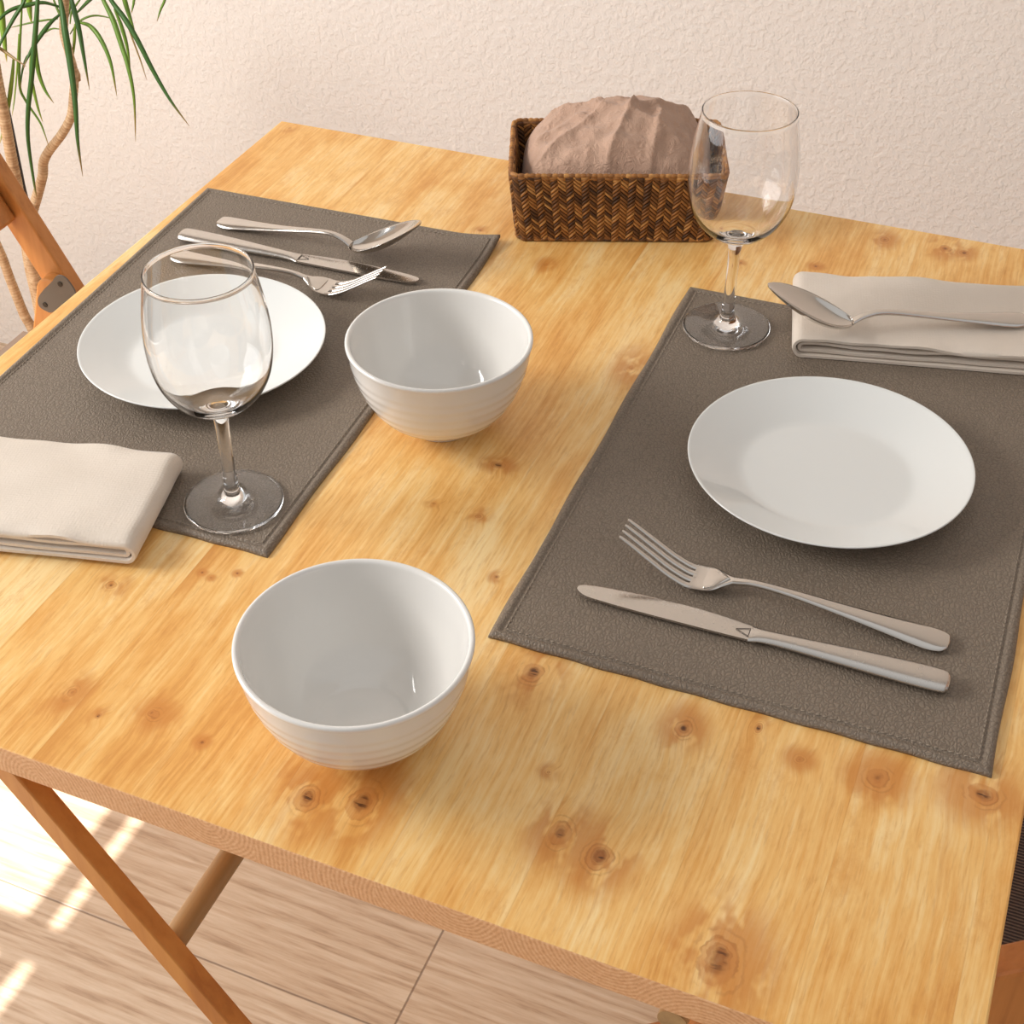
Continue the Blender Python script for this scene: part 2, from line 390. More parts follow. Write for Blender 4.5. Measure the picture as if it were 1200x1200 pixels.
# ------------------------------------------------------------------ table
W_, D_ = .8117, .81
table = empty('folding_table', (0, 0, 0)); tag(table, 'honey coloured pine folding table with knots, set for two in front of the white wall', 'table')
TH = .0225
nx = 1
v, f = box_vf((0, -D_, T - TH), (W_, 0, T))
top = mesh('tabletop', v, f, M_TABLE, table, smooth=False); top.data.materials.append(M_END)
for p in top.data.polygons:
    if abs(p.normal.y) > .9: p.material_index = 1
bevel(top, .0012, 2)
def leg_pt(u, v, y): return at_y(u, v, y)
A = Vector((.2577, 0, T - .0205)); B = Vector((.3788, 0, T - .2187)); dr = (B - A).normalized()
nrm = Vector((-dr.z, 0, dr.x)); 
if nrm.x > 0: nrm = -nrm            # towards lower left
def leg_bar(A0, dirv, nn, yc, wd, dp, zend):
    # A0/dirv: upper right edge line; nn: towards the other edge
    def at(z, off):
        base = A0 + nn * off; t = (z - base.z) / dirv.z; q = base + dirv * t; return Vector((q.x, 0, q.z))
    vs = []
    for z in (T - TH, zend):
        for off in (0, wd):
            for yy in (yc - dp/2, yc + dp/2): q = at(z, off); vs.append((q.x, yy, q.z))
    fs = [(0,1,3,2),(4,6,7,5),(0,4,5,1),(2,3,7,6),(0,2,6,4),(1,5,7,3)]
    return vs, fs
for yc in (-.801, -.03):
    o = mesh('leg', *leg_bar(A, dr, nrm, yc, .0172, .0135, 0.), M_LEG, table, smooth=False); bevel(o, .0012, 2)
A2 = Vector((.800, 0, T - TH)); B2 = Vector((.20, 0, 0)); dr2 = (B2 - A2).normalized(); n2 = Vector((-dr2.z, 0, dr2.x)); n2 = n2 if n2.x > 0 else -n2
for yc in (-.778, -.053):
    o = mesh('leg', *leg_bar(A2, dr2, n2, yc, .0172, .0135, 0.), M_LEG, table, smooth=False); bevel(o, .0012, 2)
o = mesh('stretcher', *tube([(.3355, -.80, T-.176), (.3355, -.03, T-.176)], .0085, 20), M_DOWEL, table, smooth=40)
o = mesh('stretcher', *tube([(.662, -.775, T-.087), (.662, -.055, T-.087)], .0085, 20), M_DOWEL, table, smooth=40)
for yc in (-.735, -.09):
    v, f = box_vf((.65, yc-.012, T-.098), (.674, yc+.012, T-TH)); bevel(mesh('cleat', v, f, M_DOWEL, table, smooth=False), .002)

# ------------------------------------------------------------------ placemats
MT = .0032
def mat(name, TL, TR, BR, BL, curl=None, wav=0, seed=0):
    TL, TR, BR, BL = [Vector((p[0], p[1], 0)) for p in (TL, TR, BR, BL)]
    c = (TL + TR + BR + BL) / 4; nu, nv = 150, 220
    Wd = ((TR - TL).length + (BR - BL).length) / 2; Ht = ((TL - BL).length + (TR - BR).length) / 2
    def par(n, L):
        a = list(np.linspace(0, .014, 16)[:-1]) + list(np.linspace(.014, L - .014, n)) + list(np.linspace(L - .014, L, 16)[1:]); return [x / L for x in a]
    us, vs = par(nu // 3, Wd), par(nv // 3, Ht)
    def pos(u, v): # v from bottom to top
        p = (BL * (1-u) + BR * u) * (1-v) + (TL * (1-u) + TR * u) * v - c
        e = .0006 * math.sin(v * 23 + seed) + .0004 * math.sin(u * 47 + seed * 2)
        return p + Vector((e if u in (0, 1) else 0, e if v in (0, 1) else 0, 0))
    def lift(u, v):
        z = 0
        if curl:
            cu, cv, hh, rr = curl; d = math.hypot((u - cu) * Wd, (v - cv) * Ht)
            z += hh * max(0, 1 - d / rr) ** 2
        z += wav * (max(0, math.sin(u * 9 + 1)) * max(0, 1 - v * Ht / .03)) if wav else 0
        return z
    def hgt(u, v):
        d = min(u, 1-u) * Wd; e = min(v, 1-v) * Ht; d = min(d, e)
        if d < .0055:
            t = d / .0055; z = .0018 + .0022 * math.sin(min(1, t * 1.1 + .05) * math.pi * .62)
            if d < .0008: z -= .0006
        elif d < .0085: z = .0036 - .0010 * math.sin((d - .0055) / .003 * math.pi) 
        else: z = .0032
        return z + .00015 * noise.noise(Vector((u * 20, v * 30, seed)))
    vv = []; ff = []; NU, NV = len(us), len(vs)
    for j, v_ in enumerate(vs):
        for i, u in enumerate(us):
            p = pos(u, v_); vv.append((p.x, p.y, hgt(u, v_) + lift(u, v_)))
    n = len(vv)
    for j, v_ in enumerate(vs):
        for i, u in enumerate(us):
            p = pos(u, v_); vv.append((p.x, p.y, .0001 + lift(u, v_)))
    for j in range(NV - 1):
        for i in range(NU - 1):
            a = j * NU + i; ff.append((a, a+1, a+NU+1, a+NU)); ff.append((n+a+NU, n+a+NU+1, n+a+1, n+a))
    for i in range(NU - 1):
        ff.append((i, i+n, i+1+n, i+1)); a = (NV-1) * NU + i; ff.append((a+1, a+1+n, a+n, a))
    for j in range(NV - 1):
        a = j * NU; ff.append((a+NU, a+NU+n, a+n, a)); a += NU - 1; ff.append((a, a+n, a+NU+n, a+NU))
    root = empty(name, (c.x, c.y, T))
    mesh('leather_panel', vv, ff, M_LEATHER, root)
    # stitching: short threads in the seam groove
    s = MB(); off = .0085
    def run(a, b):
        L = math.hypot((b[0]-a[0]) * Wd, (b[1]-a[1]) * Ht); k = int(L / .0042)
        for q in range(k):
            t0, t1 = (q + .15) / k, (q + .78) / k
            P = []
            for t in (t0, (t0 + t1) / 2, t1):
                u, v_ = a[0] + (b[0]-a[0]) * t, a[1] + (b[1]-a[1]) * t; p = pos(u, v_)
                P.append((p.x, p.y, .0033 + lift(u, v_) + (.0004 if t not in (t0, t1) else 0)))
            s.add(*tube(P, .00038, 5))
    ou, ov = off / Wd, off / Ht
    run((ou, ov), (1-ou, ov)); run((1-ou, ov), (1-ou, 1-ov)); run((1-ou, 1-ov), (ou, 1-ov)); run((ou, 1-ov), (ou, ov))
    o = s.build('stitching', M_THREAD, root, smooth=True); return root
m1 = mat('placemat', (.0081,-.1600), (.3075,-.1530), (.3221,-.6038), (.0245,-.6110), curl=(1,1,.006,.05), seed=1)
tag(m1, 'taupe leather placemat with stitched hem on the left half of the table', 'placemat', 'leather placemats')
m2 = mat('placemat', (.4843,-.1690), (.7870,-.1660), (.7915,-.6148), (.4881,-.6182), wav=.0006, seed=3)
tag(m2, 'taupe leather placemat with stitched hem on the right half of the table', 'placemat', 'leather placemats')

# ------------------------------------------------------------------ plates
def plate_profile():
    return [(0,.0048),(.030,.0048),(.052,.0050),(.0585,.0054),(.064,.0070),(.072,.0101),(.081,.0138),(.089,.0172),(.0945,.0196),(.0962,.0205),(.0969,.0204),(.0970,.0198),(.0962,.0188),(.090,.0152),(.080,.0100),(.070,.0056),(.060,.0024),(.0565,.0010),(.0555,0),(.0525,0),(.0515,.0012),(.040,.0018),(0,.0018)]
pv, pf = lathe([tuple(p) for p in crom(plate_profile()[:9], 3)] + plate_profile()[9:14] + plate_profile()[14:], 128)
plate = mesh('side_plate', pv, pf, M_CERAMIC, loc=(.647, -.3859, T + MT + .0002))
tag(plate, 'round white coupe plate lying on the right placemat behind the fork and knife', 'plate', 'white plates on the placemats')
p2 = plate.copy(); COL.objects.link(p2); p2.location = (.1603, -.4144, T + MT + .0002)
tag(p2, 'round white coupe plate on the left placemat, seen partly through a wine glass', 'plate')

# ------------------------------------------------------------------ bowls
def bowl_profile():
    out = [(.0225,0),(.0245,.0004),(.0250,.002),(.0252,.0045),(.0275,.0062)]
    body = crom([(.0275,.0062),(.0375,.0115),(.0478,.0205),(.0560,.0335),(.0613,.0470),(.0645,.0590),(.0660,.0680),(.0668,.0725)], 9)
    for (r, z) in body[1:]:
        rip = 0.00020 * math.sin((z - .016) / .0088 * 2 * math.pi) * max(0, min(1, (z - .014) / .006)) * max(0, min(1, (.064 - z) / .006))
        out.append((r + rip, z))
    out += [(.0674,.0738),(.0673,.0752),(.0664,.0760),(.0650,.0759),(.0640,.0750)]
    inn = crom([(.0640,.0750),(.0622,.0640),(.0590,.0500),(.0530,.0350),(.0452,.0222),(.0365,.0142),(.0275,.0102)], 6)
    out += [tuple(p) for p in inn[1:]]
    out += [(.0266,.0095),(.0252,.0091),(.0120,.0088),(0,.0087)]
    return [(0,.002),(.020,.002),(.0215,.0005)] + out
bv, bf = lathe(bowl_profile(), 128)
b1 = mesh('cereal_bowl', bv, bf, M_BOWL, loc=(.4494, -.717, T))
tag(b1, 'empty white ceramic bowl nearest the front edge of the table', 'bowl', 'white bowls')
b2 = b1.copy(); COL.objects.link(b2); b2.location = (.3685, -.4205, T)
tag(b2, 'empty white ceramic bowl at the centre of the table beside the left placemat', 'bowl')

# ------------------------------------------------------------------ wine glasses
def glass_profile():
    foot = [(0,.0006),(.020,.0006),(.0315,.0003),(.0342,0),(.0349,.0009),(.0346,.0019),(.0325,.0023),(.0230,.0033),(.0130,.0050),(.0085,.0072),(.0060,.0110),(.0050,.0160)]
    stem = crom([(.0050,.0160),(.0046,.0300),(.0045,.0500),(.0048,.0680),(.0058,.0745),(.0080,.0785),(.0140,.0820)], 5)
    outer = crom([(.0140,.0820),(.0225,.0872),(.0310,.0960),(.0372,.1085),(.0402,.1230),(.0409,.1360),(.0400,.1500),(.0377,.1660),(.0346,.1825)], 7)
    prof = foot + [tuple(p) for p in stem[1:]] + [tuple(p) for p in outer[1:]]
    prof += [(.0348,.1830),(.0349,.1835),(.0347,.1840),(.0342,.1842),(.0337,.1840),(.0335,.1835)]
    inner = crom([(.0337,.1825),(.0368,.1660),(.0391,.1500),(.0400,.1360),(.0393,.1230),(.0362,.1090),(.0298,.0972),(.0212,.0894),(.0120,.0856),(0,.0846)], 7)
    return prof + [tuple(p) for p in inner]
gp = [(max(0, r), z) for r, z in glass_profile()]; gp[-1] = (0, gp[-1][1])
gv, gf = lathe(gp, 96)
g1 = mesh('wine_glass', gv, gf, M_GLASS, loc=(.2742, -.5647, T + MT + .0010))
tag(g1, 'empty stemmed wine glass in front of the left plate, beside the near folded napkin', 'wine glass', 'clear wine glasses')
g2 = g1.copy(); COL.objects.link(g2); g2.location = (.5304, -.2221, T + MT + .0010)
tag(g2, 'empty stemmed wine glass in front of the wicker basket on the right placemat', 'wine glass')

# ------------------------------------------------------------------ cutlery
def strip(secs, name, mat, parent, nc=14, per=8, cap=True, pw=2.0, ex=4):
    """secs: (s, halfwidth, z_centre, thickness, crown[, yoff]); s along x, crown lifts the edges"""
    S = crom([tuple(q) + (0,) * (6 - len(q)) for q in secs], per)
    v = []; f = []; N = 2 * (nc + 1)
    for (s, hw, z, th, cr, yo) in S:
        hw = max(hw, .00005); th = max(th, .0001)
        for side in (1, -1):
            for i in range(nc + 1):
                t = -1 + 2 * i / nc
                if side < 0: t = -t
                e = math.sqrt(max(0, 1 - abs(t) ** ex)) * .94 + .06
                v.append((s, yo + t * hw, z + cr * abs(t) ** pw + side * th / 2 * e))
    for k in range(len(S) - 1):
        for i in range(N): f.append((k*N+i, k*N+(i+1)%N, (k+1)*N+(i+1)%N, (k+1)*N+i))
    f.append(tuple(range(N))[::-1]); f.append(tuple((len(S)-1)*N+i for i in range(N)))
    return mesh(name, v, f, mat, parent, smooth=55)
# fork, origin at handle end, tip towards +x
def make_fork():
    r = empty('dinner_fork', (0, 0, 0))
    strip([(.0000,.0030,.0030,.0010,0),(.0012,.0068,.0031,.0022,-.0002),(.0060,.0098,.0038,.0024,-.0014),(.0160,.0105,.0046,.0026,-.0020),(.0400,.0078,.0060,.0028,-.0014),
           (.0700,.0049,.0078,.0030,-.0004),(.1000,.0030,.0100,.0032,-.0002),(.1220,.0024,.0102,.0034,0),(.1350,.0030,.0082,.0032,0)], 'handle', M_STEEL, r)
    strip([(.1350,.0030,.0082,.0032,0),(.1400,.0060,.0068,.0028,.0002),(.1450,.0098,.0054,.0024,.0004),(.1500,.0116,.0042,.0022,.0006),(.1570,.0119,.0034,.0021,.0007),(.1610,.0118,.0035,.0021,.0007)], 'palm', M_STEEL, r)
    orn = [(.1372,0),(.1420,.0048),(.1465,.0084),(.1520,.0096),(.1530,0)]
    ring_ = [(x, y, 0) for x, y in orn] + [(x, -y, 0) for x, y in orn[-2:0:-1]]
    C_ = crom(ring_ + [ring_[0]], 6)[:-1]; V = [(c[0], c[1], float(np.interp(c[0], [.135,.14,.145,.15,.157], [.0102,.0086,.0070,.0057,.0050])) + .0003) for c in C_]
    k_ = len(V); cx_ = (.147, 0, .0069); V2 = V + [(.147 + (q[0]-.147)*.8, q[1]*.8, q[2] + .0004) for q in V]
    mesh('ornament', V2 + [(p[0], p[1], p[2]-.0012) for p in V], [tuple(range(k_, 2*k_))] + [(i, (i+1)%k_, k_+(i+1)%k_, k_+i) for i in range(k_)] + [(i, 2*k_+i, 2*k_+(i+1)%k_, (i+1)%k_) for i in range(k_)] + [tuple(range(2*k_, 3*k_))[::-1]], M_STEEL, r, smooth=50)
    for k in range(4):
        yb = (-1.5 + k) * .0062; yt = (-1.5 + k) * .0060
        strip([(.1590,.0026,.0035,.0022,0,yb),(.1650,.0024,.0042,.0022,0,yb),(.1760,.0022,.0090,.0022,0,yb),(.1880,.0020,.0165,.0021,0,yb*.98),(.2010,.0016,.0248,.0019,0,yt),(.2080,.0012,.0290,.0015,0,yt),(.2092,.0003,.0297,.0006,0,yt)], 'tine', M_STEEL, r, nc=6)
    return r
def make_knife():
    r = empty('table_knife', (0, 0, 0))
    strip([(0,.0040,.0045,.0030,0),(.0015,.0072,.0048,.0062,0),(.0060,.0092,.0050,.0078,0),(.0250,.0094,.0050,.0078,0),(.0600,.0078,.0048,.0072,0),(.0950,.0058,.0044,.0060,0),(.1120,.0056,.0040,.0048,0),(.1200,.0070,.0036,.0030,0)], 'handle', M_SATIN, r, ex=2.2)
    # blade with a serrated edge on the +y side near the tip
    v = []; f = []; n = 260
    prof = crom([(.1150,.0066,-.0056),(.1200,.0078,-.0060),(.1400,.0098,-.0062),(.1650,.0108,-.0062),(.1900,.0106,-.0060),(.2100,.0094,-.0054),(.2240,.0078,-.0044),(.2300,.0060,-.0020),(.2325,.0036,.0004)], 40)
    for i, (s, up, lo) in enumerate(prof):
        ser = 0
        if .168 < s < .2285: ser = -.0006 * ((s * 1e3 / 1.15) % 1.0)
        for (y, z) in ((lo, .0026), (lo, .0042), ((up+lo)/2, .0043), (up*.82, .0041), (up+ser, .0035), (up*.82, .0029), ((up+lo)/2, .0026)):
            v.append((s, y, z))
    m = 7
    for k in range(len(prof) - 1):
        for i in range(m): f.append((k*m+i, k*m+(i+1)%m, (k+1)*m+(i+1)%m, (k+1)*m+i))
    f.append(tuple(range(m))[::-1]); f.append(tuple((len(prof)-1)*m+i for i in range(m)))
    mesh('blade', v, f, M_SATIN, r, smooth=35)
    # stamped triangle beside the bolster
    P = [(.1205,-.0034),(.1205,.0036),(.1290,.0004)]; pts = []
    for a in range(3):
        p, q = P[a], P[(a+1)%3]
        for k in range(6): t = k/6; pts.append((p[0]+(q[0]-p[0])*t, p[1]+(q[1]-p[1])*t, 0))
    pts.append(pts[0]); mesh('stamped_mark', *tube([(a, b, .0050 if a < .1195 else .0047 ) for a, b, c in pts], .00020, 6), M_SCREW, r)
    return r
def make_spoon():
    r = empty('table_spoon', (0, 0, 0))
    strip([(.0000,.0030,.0030,.0010,0),(.0012,.0068,.0031,.0022,-.0002),(.0060,.0098,.0038,.0024,-.0014),(.0160,.0105,.0046,.0026,-.0020),(.0400,.0078,.0066,.0028,-.0014),
           (.0700,.0049,.0096,.0030,-.0004),(.1000,.0032,.0140,.0032,-.0002),(.1180,.0028,.0155,.0034,0),(.1300,.0034,.0132,.0032,0),(.1385,.0044,.0092,.0026,0)], 'handle', M_STEEL, r)
    v = []; f = []; NI, NJ = 40, 28; L = .0775; x0 = .1365
    def surf(s, t, off):
        # s 0..1 along, t -1..1 across
        a = s * math.pi; hw = .0235 * (math.sin(a) ** .62) * (1.06 - .16 * s) if 0 < s < 1 else .0
        hw = max(hw, .0030 * (1 - s) ** 6 + .0002)
        rim = .0090 + .0360 * s ** 1.15
        dep = .0105 * (math.sin(min(1, (s * .97 + .03)) * math.pi) ** .75) * (1.1 - .3 * s)
        z = rim - dep * (1 - abs(t) ** 2.2)
        return (x0 + L * s * .93, t * (hw + off * .5), z + off)
    for lay, off in ((0, .0007), (1, -.0007)):
        for i in range(NI + 1):
            s = .5 - .5 * math.cos(i / NI * math.pi)
            for j in range(NJ + 1): v.append(surf(s, -1 + 2 * j / NJ, off if 0 < j < NJ and 0 < i < NI else off * .35))
    n = (NI + 1) * (NJ + 1)
    for i in range(NI):
        for j in range(NJ):
            a = i * (NJ+1) + j; f.append((a, a+1, a+NJ+2, a+NJ+1)); f.append((n+a+NJ+1, n+a+NJ+2, n+a+1, n+a))
        a = i * (NJ+1); f.append((a, a+NJ+1, n+a+NJ+1, n+a)); a += NJ; f.append((a+NJ+1, a, n+a, n+a+NJ+1))
    for j in range(NJ):
        f.append((j+1, j, n+j, n+j+1)); a = NI * (NJ+1) + j; f.append((a, a+1, n+a+1, n+a))
    mesh('spoon_bowl', v, f, M_STEEL, r)
    return r
def copy_tree(o):
    c = o.copy(); COL.objects.link(c)
    for ch in [x for x in bpy.data.objects if x.parent == o]:
        d = ch.copy(); COL.objects.link(d); d.parent = c
    return c
def place(o, x, y, z, deg): o.location = (x, y, z); o.rotation_euler = (0, 0, math.radians(deg))
ZM = T + MT + .0004
fk = make_fork(); place(fk, .7528, -.5218, ZM + .0006, 180.5)
tag(fk, 'steel dinner fork in front of the right plate, tines pointing left', 'fork', 'dinner forks')
kn = make_knife(); place(kn, .7589, -.5579, ZM, 181.1)
for ch in [x for x in bpy.data.objects if x.parent == kn]: ch.scale.y = -1
tag(kn, 'steel table knife with serrated tip nearest the front edge of the right placemat', 'knife', 'table knives')
sp = make_spoon(); place(sp, .0563, -.2179, ZM, -2.65)
tag(sp, 'steel spoon lying at the back of the left placemat', 'spoon', 'table spoons')
fk2 = copy_tree(fk); place(fk2, .0480, -.2870, ZM + .0006, -.6)
tag(fk2, 'steel dinner fork behind the left plate, tines pointing right', 'fork', 'dinner forks')
kn2 = copy_tree(kn); place(kn2, .0385, -.2555, ZM, 1.0)
tag(kn2, 'steel table knife lying between the spoon and fork on the left placemat', 'knife', 'table knives')
for ch in [x for x in bpy.data.objects if x.parent == kn2]: ch.scale.y = 1
sp2 = copy_tree(sp); place(sp2, .7505, -.1564, T + .0215, 207.0)
tag(sp2, 'steel spoon resting on the folded napkin beside the right wine glass', 'spoon', 'table spoons')

# ------------------------------------------------------------------ napkins
def napkin(name, L, Wd, H, loc, deg, seed, label, z0=0.):
    """folded cloth: nested U folds closed at x=0, extending to -L; front edge at y=0, back at y=Wd"""
    th = H / 5.4
    mb_v = []; mb_f = []
    def sheet(x_end, zt, zb, start, amp, ph):
        # cross section polyline in x-z, ends at x=-L
        r = (zt - zb) / 2; zc = (zt + zb) / 2; pts = []
        nseg = 44
        for i in range(nseg): pts.append((-start + (x_end - r + start) * i / nseg, zt))
        for k in range(13):
            a = math.pi / 2 - math.pi * k / 12; pts.append((x_end - r + r * math.cos(a) * .9, zc + r * math.sin(a)))
        for i in range(1, nseg + 1): pts.append((x_end - r - (x_end - r + start) * i / nseg, zb))
        return pts
    def emit(pts, amp, ph, y_in, topamp):
        NV = 34; P = np.array(pts); d = np.gradient(P, axis=0); nn = np.stack([d[:,1], -d[:,0]], 1); nn /= np.linalg.norm(nn, axis=1)[:,None] + 1e-9
        n0 = len(mb_v)
        for lay in (1, -1):
            for (p, q) in zip(P, nn):
                for j in range(NV + 1):
                    e = j / NV; y = y_in + (Wd - 2 * y_in) * e
                    edge = min(e, 1 - e) * Wd; t = th * .5 * (1 if edge > .001 else .65)
                    topf = max(0, min(1, (p[1] / H - .1)))
                    wv = amp * noise.noise(Vector((p[0] * 26 + ph, y * 16, ph * 3))) * topf + topamp * noise.noise(Vector((p[0] * 12 + seed, y * 40, seed))) * topf
                    fr = math.exp(-(edge / .007) ** 2) * topamp * 1.6 * noise.noise(Vector((p[0] * 30, ph, seed + 5))) * topf
                    droop = -.0016 * math.exp(-(edge / .004) ** 2) * max(0, topf - .5)
                    yy = y + .0012 * noise.noise(Vector((p[0] * 20, ph + e, 1.)))
                    mb_v.append((p[0] + q[0] * t * lay, yy, z0 + p[1] + q[1] * t * lay + wv + fr + droop))
        M = len(P); K = NV + 1; off = M * K
        for i in range(M - 1):
            for j in range(NV):
                a = n0 + i * K + j; mb_f.append((a, a+1, a+K+1, a+K)); b = a + off; mb_f.append((b+K, b+K+1, b+1, b))
            a = n0 + i * K; mb_f.append((a, a+K, a+K+off, a+off)); a += NV; mb_f.append((a+K, a, a+off, a+K+off))
        for j in range(NV):
            a = n0 + j; mb_f.append((a+1, a, a+off, a+off+1)); a = n0 + (M-1) * K + j; mb_f.append((a, a+1, a+off+1, a+off))
    zt, zb = H - th * .5, th * .55
    emit(sheet(0, zt, zb, L, 0, 0), .0009, 1.3, 0, .0026)
    emit(sheet(-th * 1.3, zt - th * 1.22, zb + th * 1.22, L, 0, 0), .0009, 4.1, .0016, .0016)
    o = mesh(name, mb_v, mb_f, M_NAPKIN, smooth=70); place(o, loc[0], loc[1], T + .0002, deg)
    return tag(o, label, 'napkin', 'folded cream napkins')
# left: fold on the right-hand side
nl = napkin('folded_napkin', .200, .101, .0190, (.2470, -.6460), 13.8, 2., 'folded cream cotton napkin at the near left, overlapping the left placemat and the table', z0=.0030)
# right: fold on the left-hand side
nr = napkin('folded_napkin', .196, .104, .0180, (.5890, -.2440), 13.2, 5., 'folded cream cotton napkin under the spoon, overlapping the back edge of the right placemat', z0=.0030)
for vtx in nr.data.vertices: vtx.co.x = -vtx.co.x
nr.data.flip_normals()

# ------------------------------------------------------------------ basket
def basket():
    yaw = math.radians(20.4); root = empty('wicker_basket', (.318, -.147, T + .0005), yaw)
    tag(root, 'brown rectangular woven seagrass basket at the back of the table with a cloth bundle inside', 'basket')
    L0, D0, H = .176, .102, .0665; fl = .0065; th = .0042
    def corner_pts(z, inset=0):
        e = fl * z / H; x0, x1, y0_, y1_ = -e + inset, L0 + e - inset, -e + inset, D0 + e - inset; r = .011
        r = max(.003, r - inset); pts = []
        for (cx, cy, a0) in ((x1-r, y0_+r, -90), (x1-r, y1_-r, 0), (x0+r, y1_-r, 90), (x0+r, y0_+r, 180)):
            for k in range(7):
                a = math.radians(a0 + 15 * k); pts.append((cx + r * math.cos(a), cy + r * math.sin(a)))
        return pts
    # core shell
    v = []; f = []; ring = []
    def addring(z, inset):
        ring.append(list(range(len(v), len(v) + 28))); v.extend([(x, y, z) for x, y in corner_pts(z, inset)])
    addring(.0, .0012); addring(H - .002, .0012); addring(H - .002, th - .0008); addring(.004, th - .0008)
    for a, b in zip(ring, ring[1:]):
        for k in range(28): f.append((a[k], a[(k+1)%28], b[(k+1)%28], b[k]))
    f.append(tuple(ring[0])[::-1]); f.append(tuple(ring[3]))
    mesh('basket_wall', v, f, M_BASKETCORE, root, smooth=40)
    # herringbone strands following the perimeter
    def perim(z, inset):
        P = corner_pts(z, inset); P = P + [P[0]]; d = [0]
        for a, b in zip(P, P[1:]): d.append(d[-1] + math.hypot(b[0]-a[0], b[1]-a[1]))
        return P, d
    def at_per(t, z, inset):
        P, d = perim(z, inset); s = (t % 1) * d[-1]; k = 0
        while d[k+1] < s and k < len(d) - 2: k += 1
        q = (s - d[k]) / max(1e-9, d[k+1] - d[k]); x = P[k][0] + (P[k+1][0]-P[k][0]) * q; y = P[k][1] + (P[k+1][1]-P[k][1]) * q
        tx, ty = P[k+1][0]-P[k][0], P[k+1][1]-P[k][1]; l = math.hypot(tx, ty) + 1e-9
        return x, y, ty / l, -tx / l
    def weave(name, inset, outward, cw=.0064, rh=.0038, zlo=.001, zhi=H-.003):
        s = MB(); per = perim(H/2, inset)[1][-1]; nc = int(per / cw / 2) * 2; rows = int((zhi - zlo) / rh) + 2
        for c in range(nc):
            sg = 1 if c % 2 else -1
            for r_ in range(-1, rows):
                tone = random.random() ** 1.2; rise = cw * .52
                zc = zlo + r_ * rh + (rh * .5 if sg > 0 else 0)
                A = ((c + .02) / nc, zc - sg * rise / 1.1); B = ((c + 1.02) / nc, zc + sg * rise / 1.1)
                if min(A[1], B[1]) < -.0002 or max(A[1], B[1]) > zhi + .0015: 
                    A = (A[0], min(max(A[1], .0012), zhi)); B = (B[0], min(max(B[1], .0012), zhi))
                hh = rh * .47; vs = []
                hump = .0011 + .0004 * random.random()
                for q in (0, .22, .5, .78, 1):
                    t = A[0] + (B[0]-A[0]) * q; zz = A[1] + (B[1]-A[1]) * q
                    lift = hump * math.sin(math.pi * (.12 + .76 * q))
                    for (dz, dn) in ((-hh, -.0006), (-hh*.6, lift*.8), (0, lift), (hh*.6, lift*.8), (hh, -.0006)):
                        z_ = min(max(zz + dz, .0003), H); x, y, nx_, ny_ = at_per(t, z_, inset); vs.append((x + nx_*dn*outward, y + ny_*dn*outward, z_))
                fs = [(i*5+j, i*5+j+1, i*5+j+6, i*5+j+5) for i in range(4) for j in range(4)]
                s.add(vs, fs, tone)
        return s.build(name, M_WEAVE, root, smooth=60, tone=True)
    weave('outer_weave', .0008, 1); weave('inner_weave', th - .0006, -1, .0068, .0042, .012)
    # rolled rim
    P = [Vector((x, y, H - .0012)) for x, y in corner_pts(H, .0022)]; P = P + [P[0]]; fine = []
    for a, b in zip(P, P[1:]):
        k = max(1, int((b - a).length / .0016)); fine += [a.lerp(b, i / k) for i in range(k)]
    s = MB(); n = len(fine)
    for i in range(0, n, 3):   # slanted wraps around the rim
        seg = [fine[(i + k) % n] + Vector((0, 0, .0003 * math.sin(k))) for k in range(4)]
        s.add(*tube(seg, [.0017, .0021, .0021, .0017], 8), .35 + .6 * random.random())
    s.build('rim', M_WEAVE, root, smooth=60, tone=True)
    return yaw
byaw = basket()
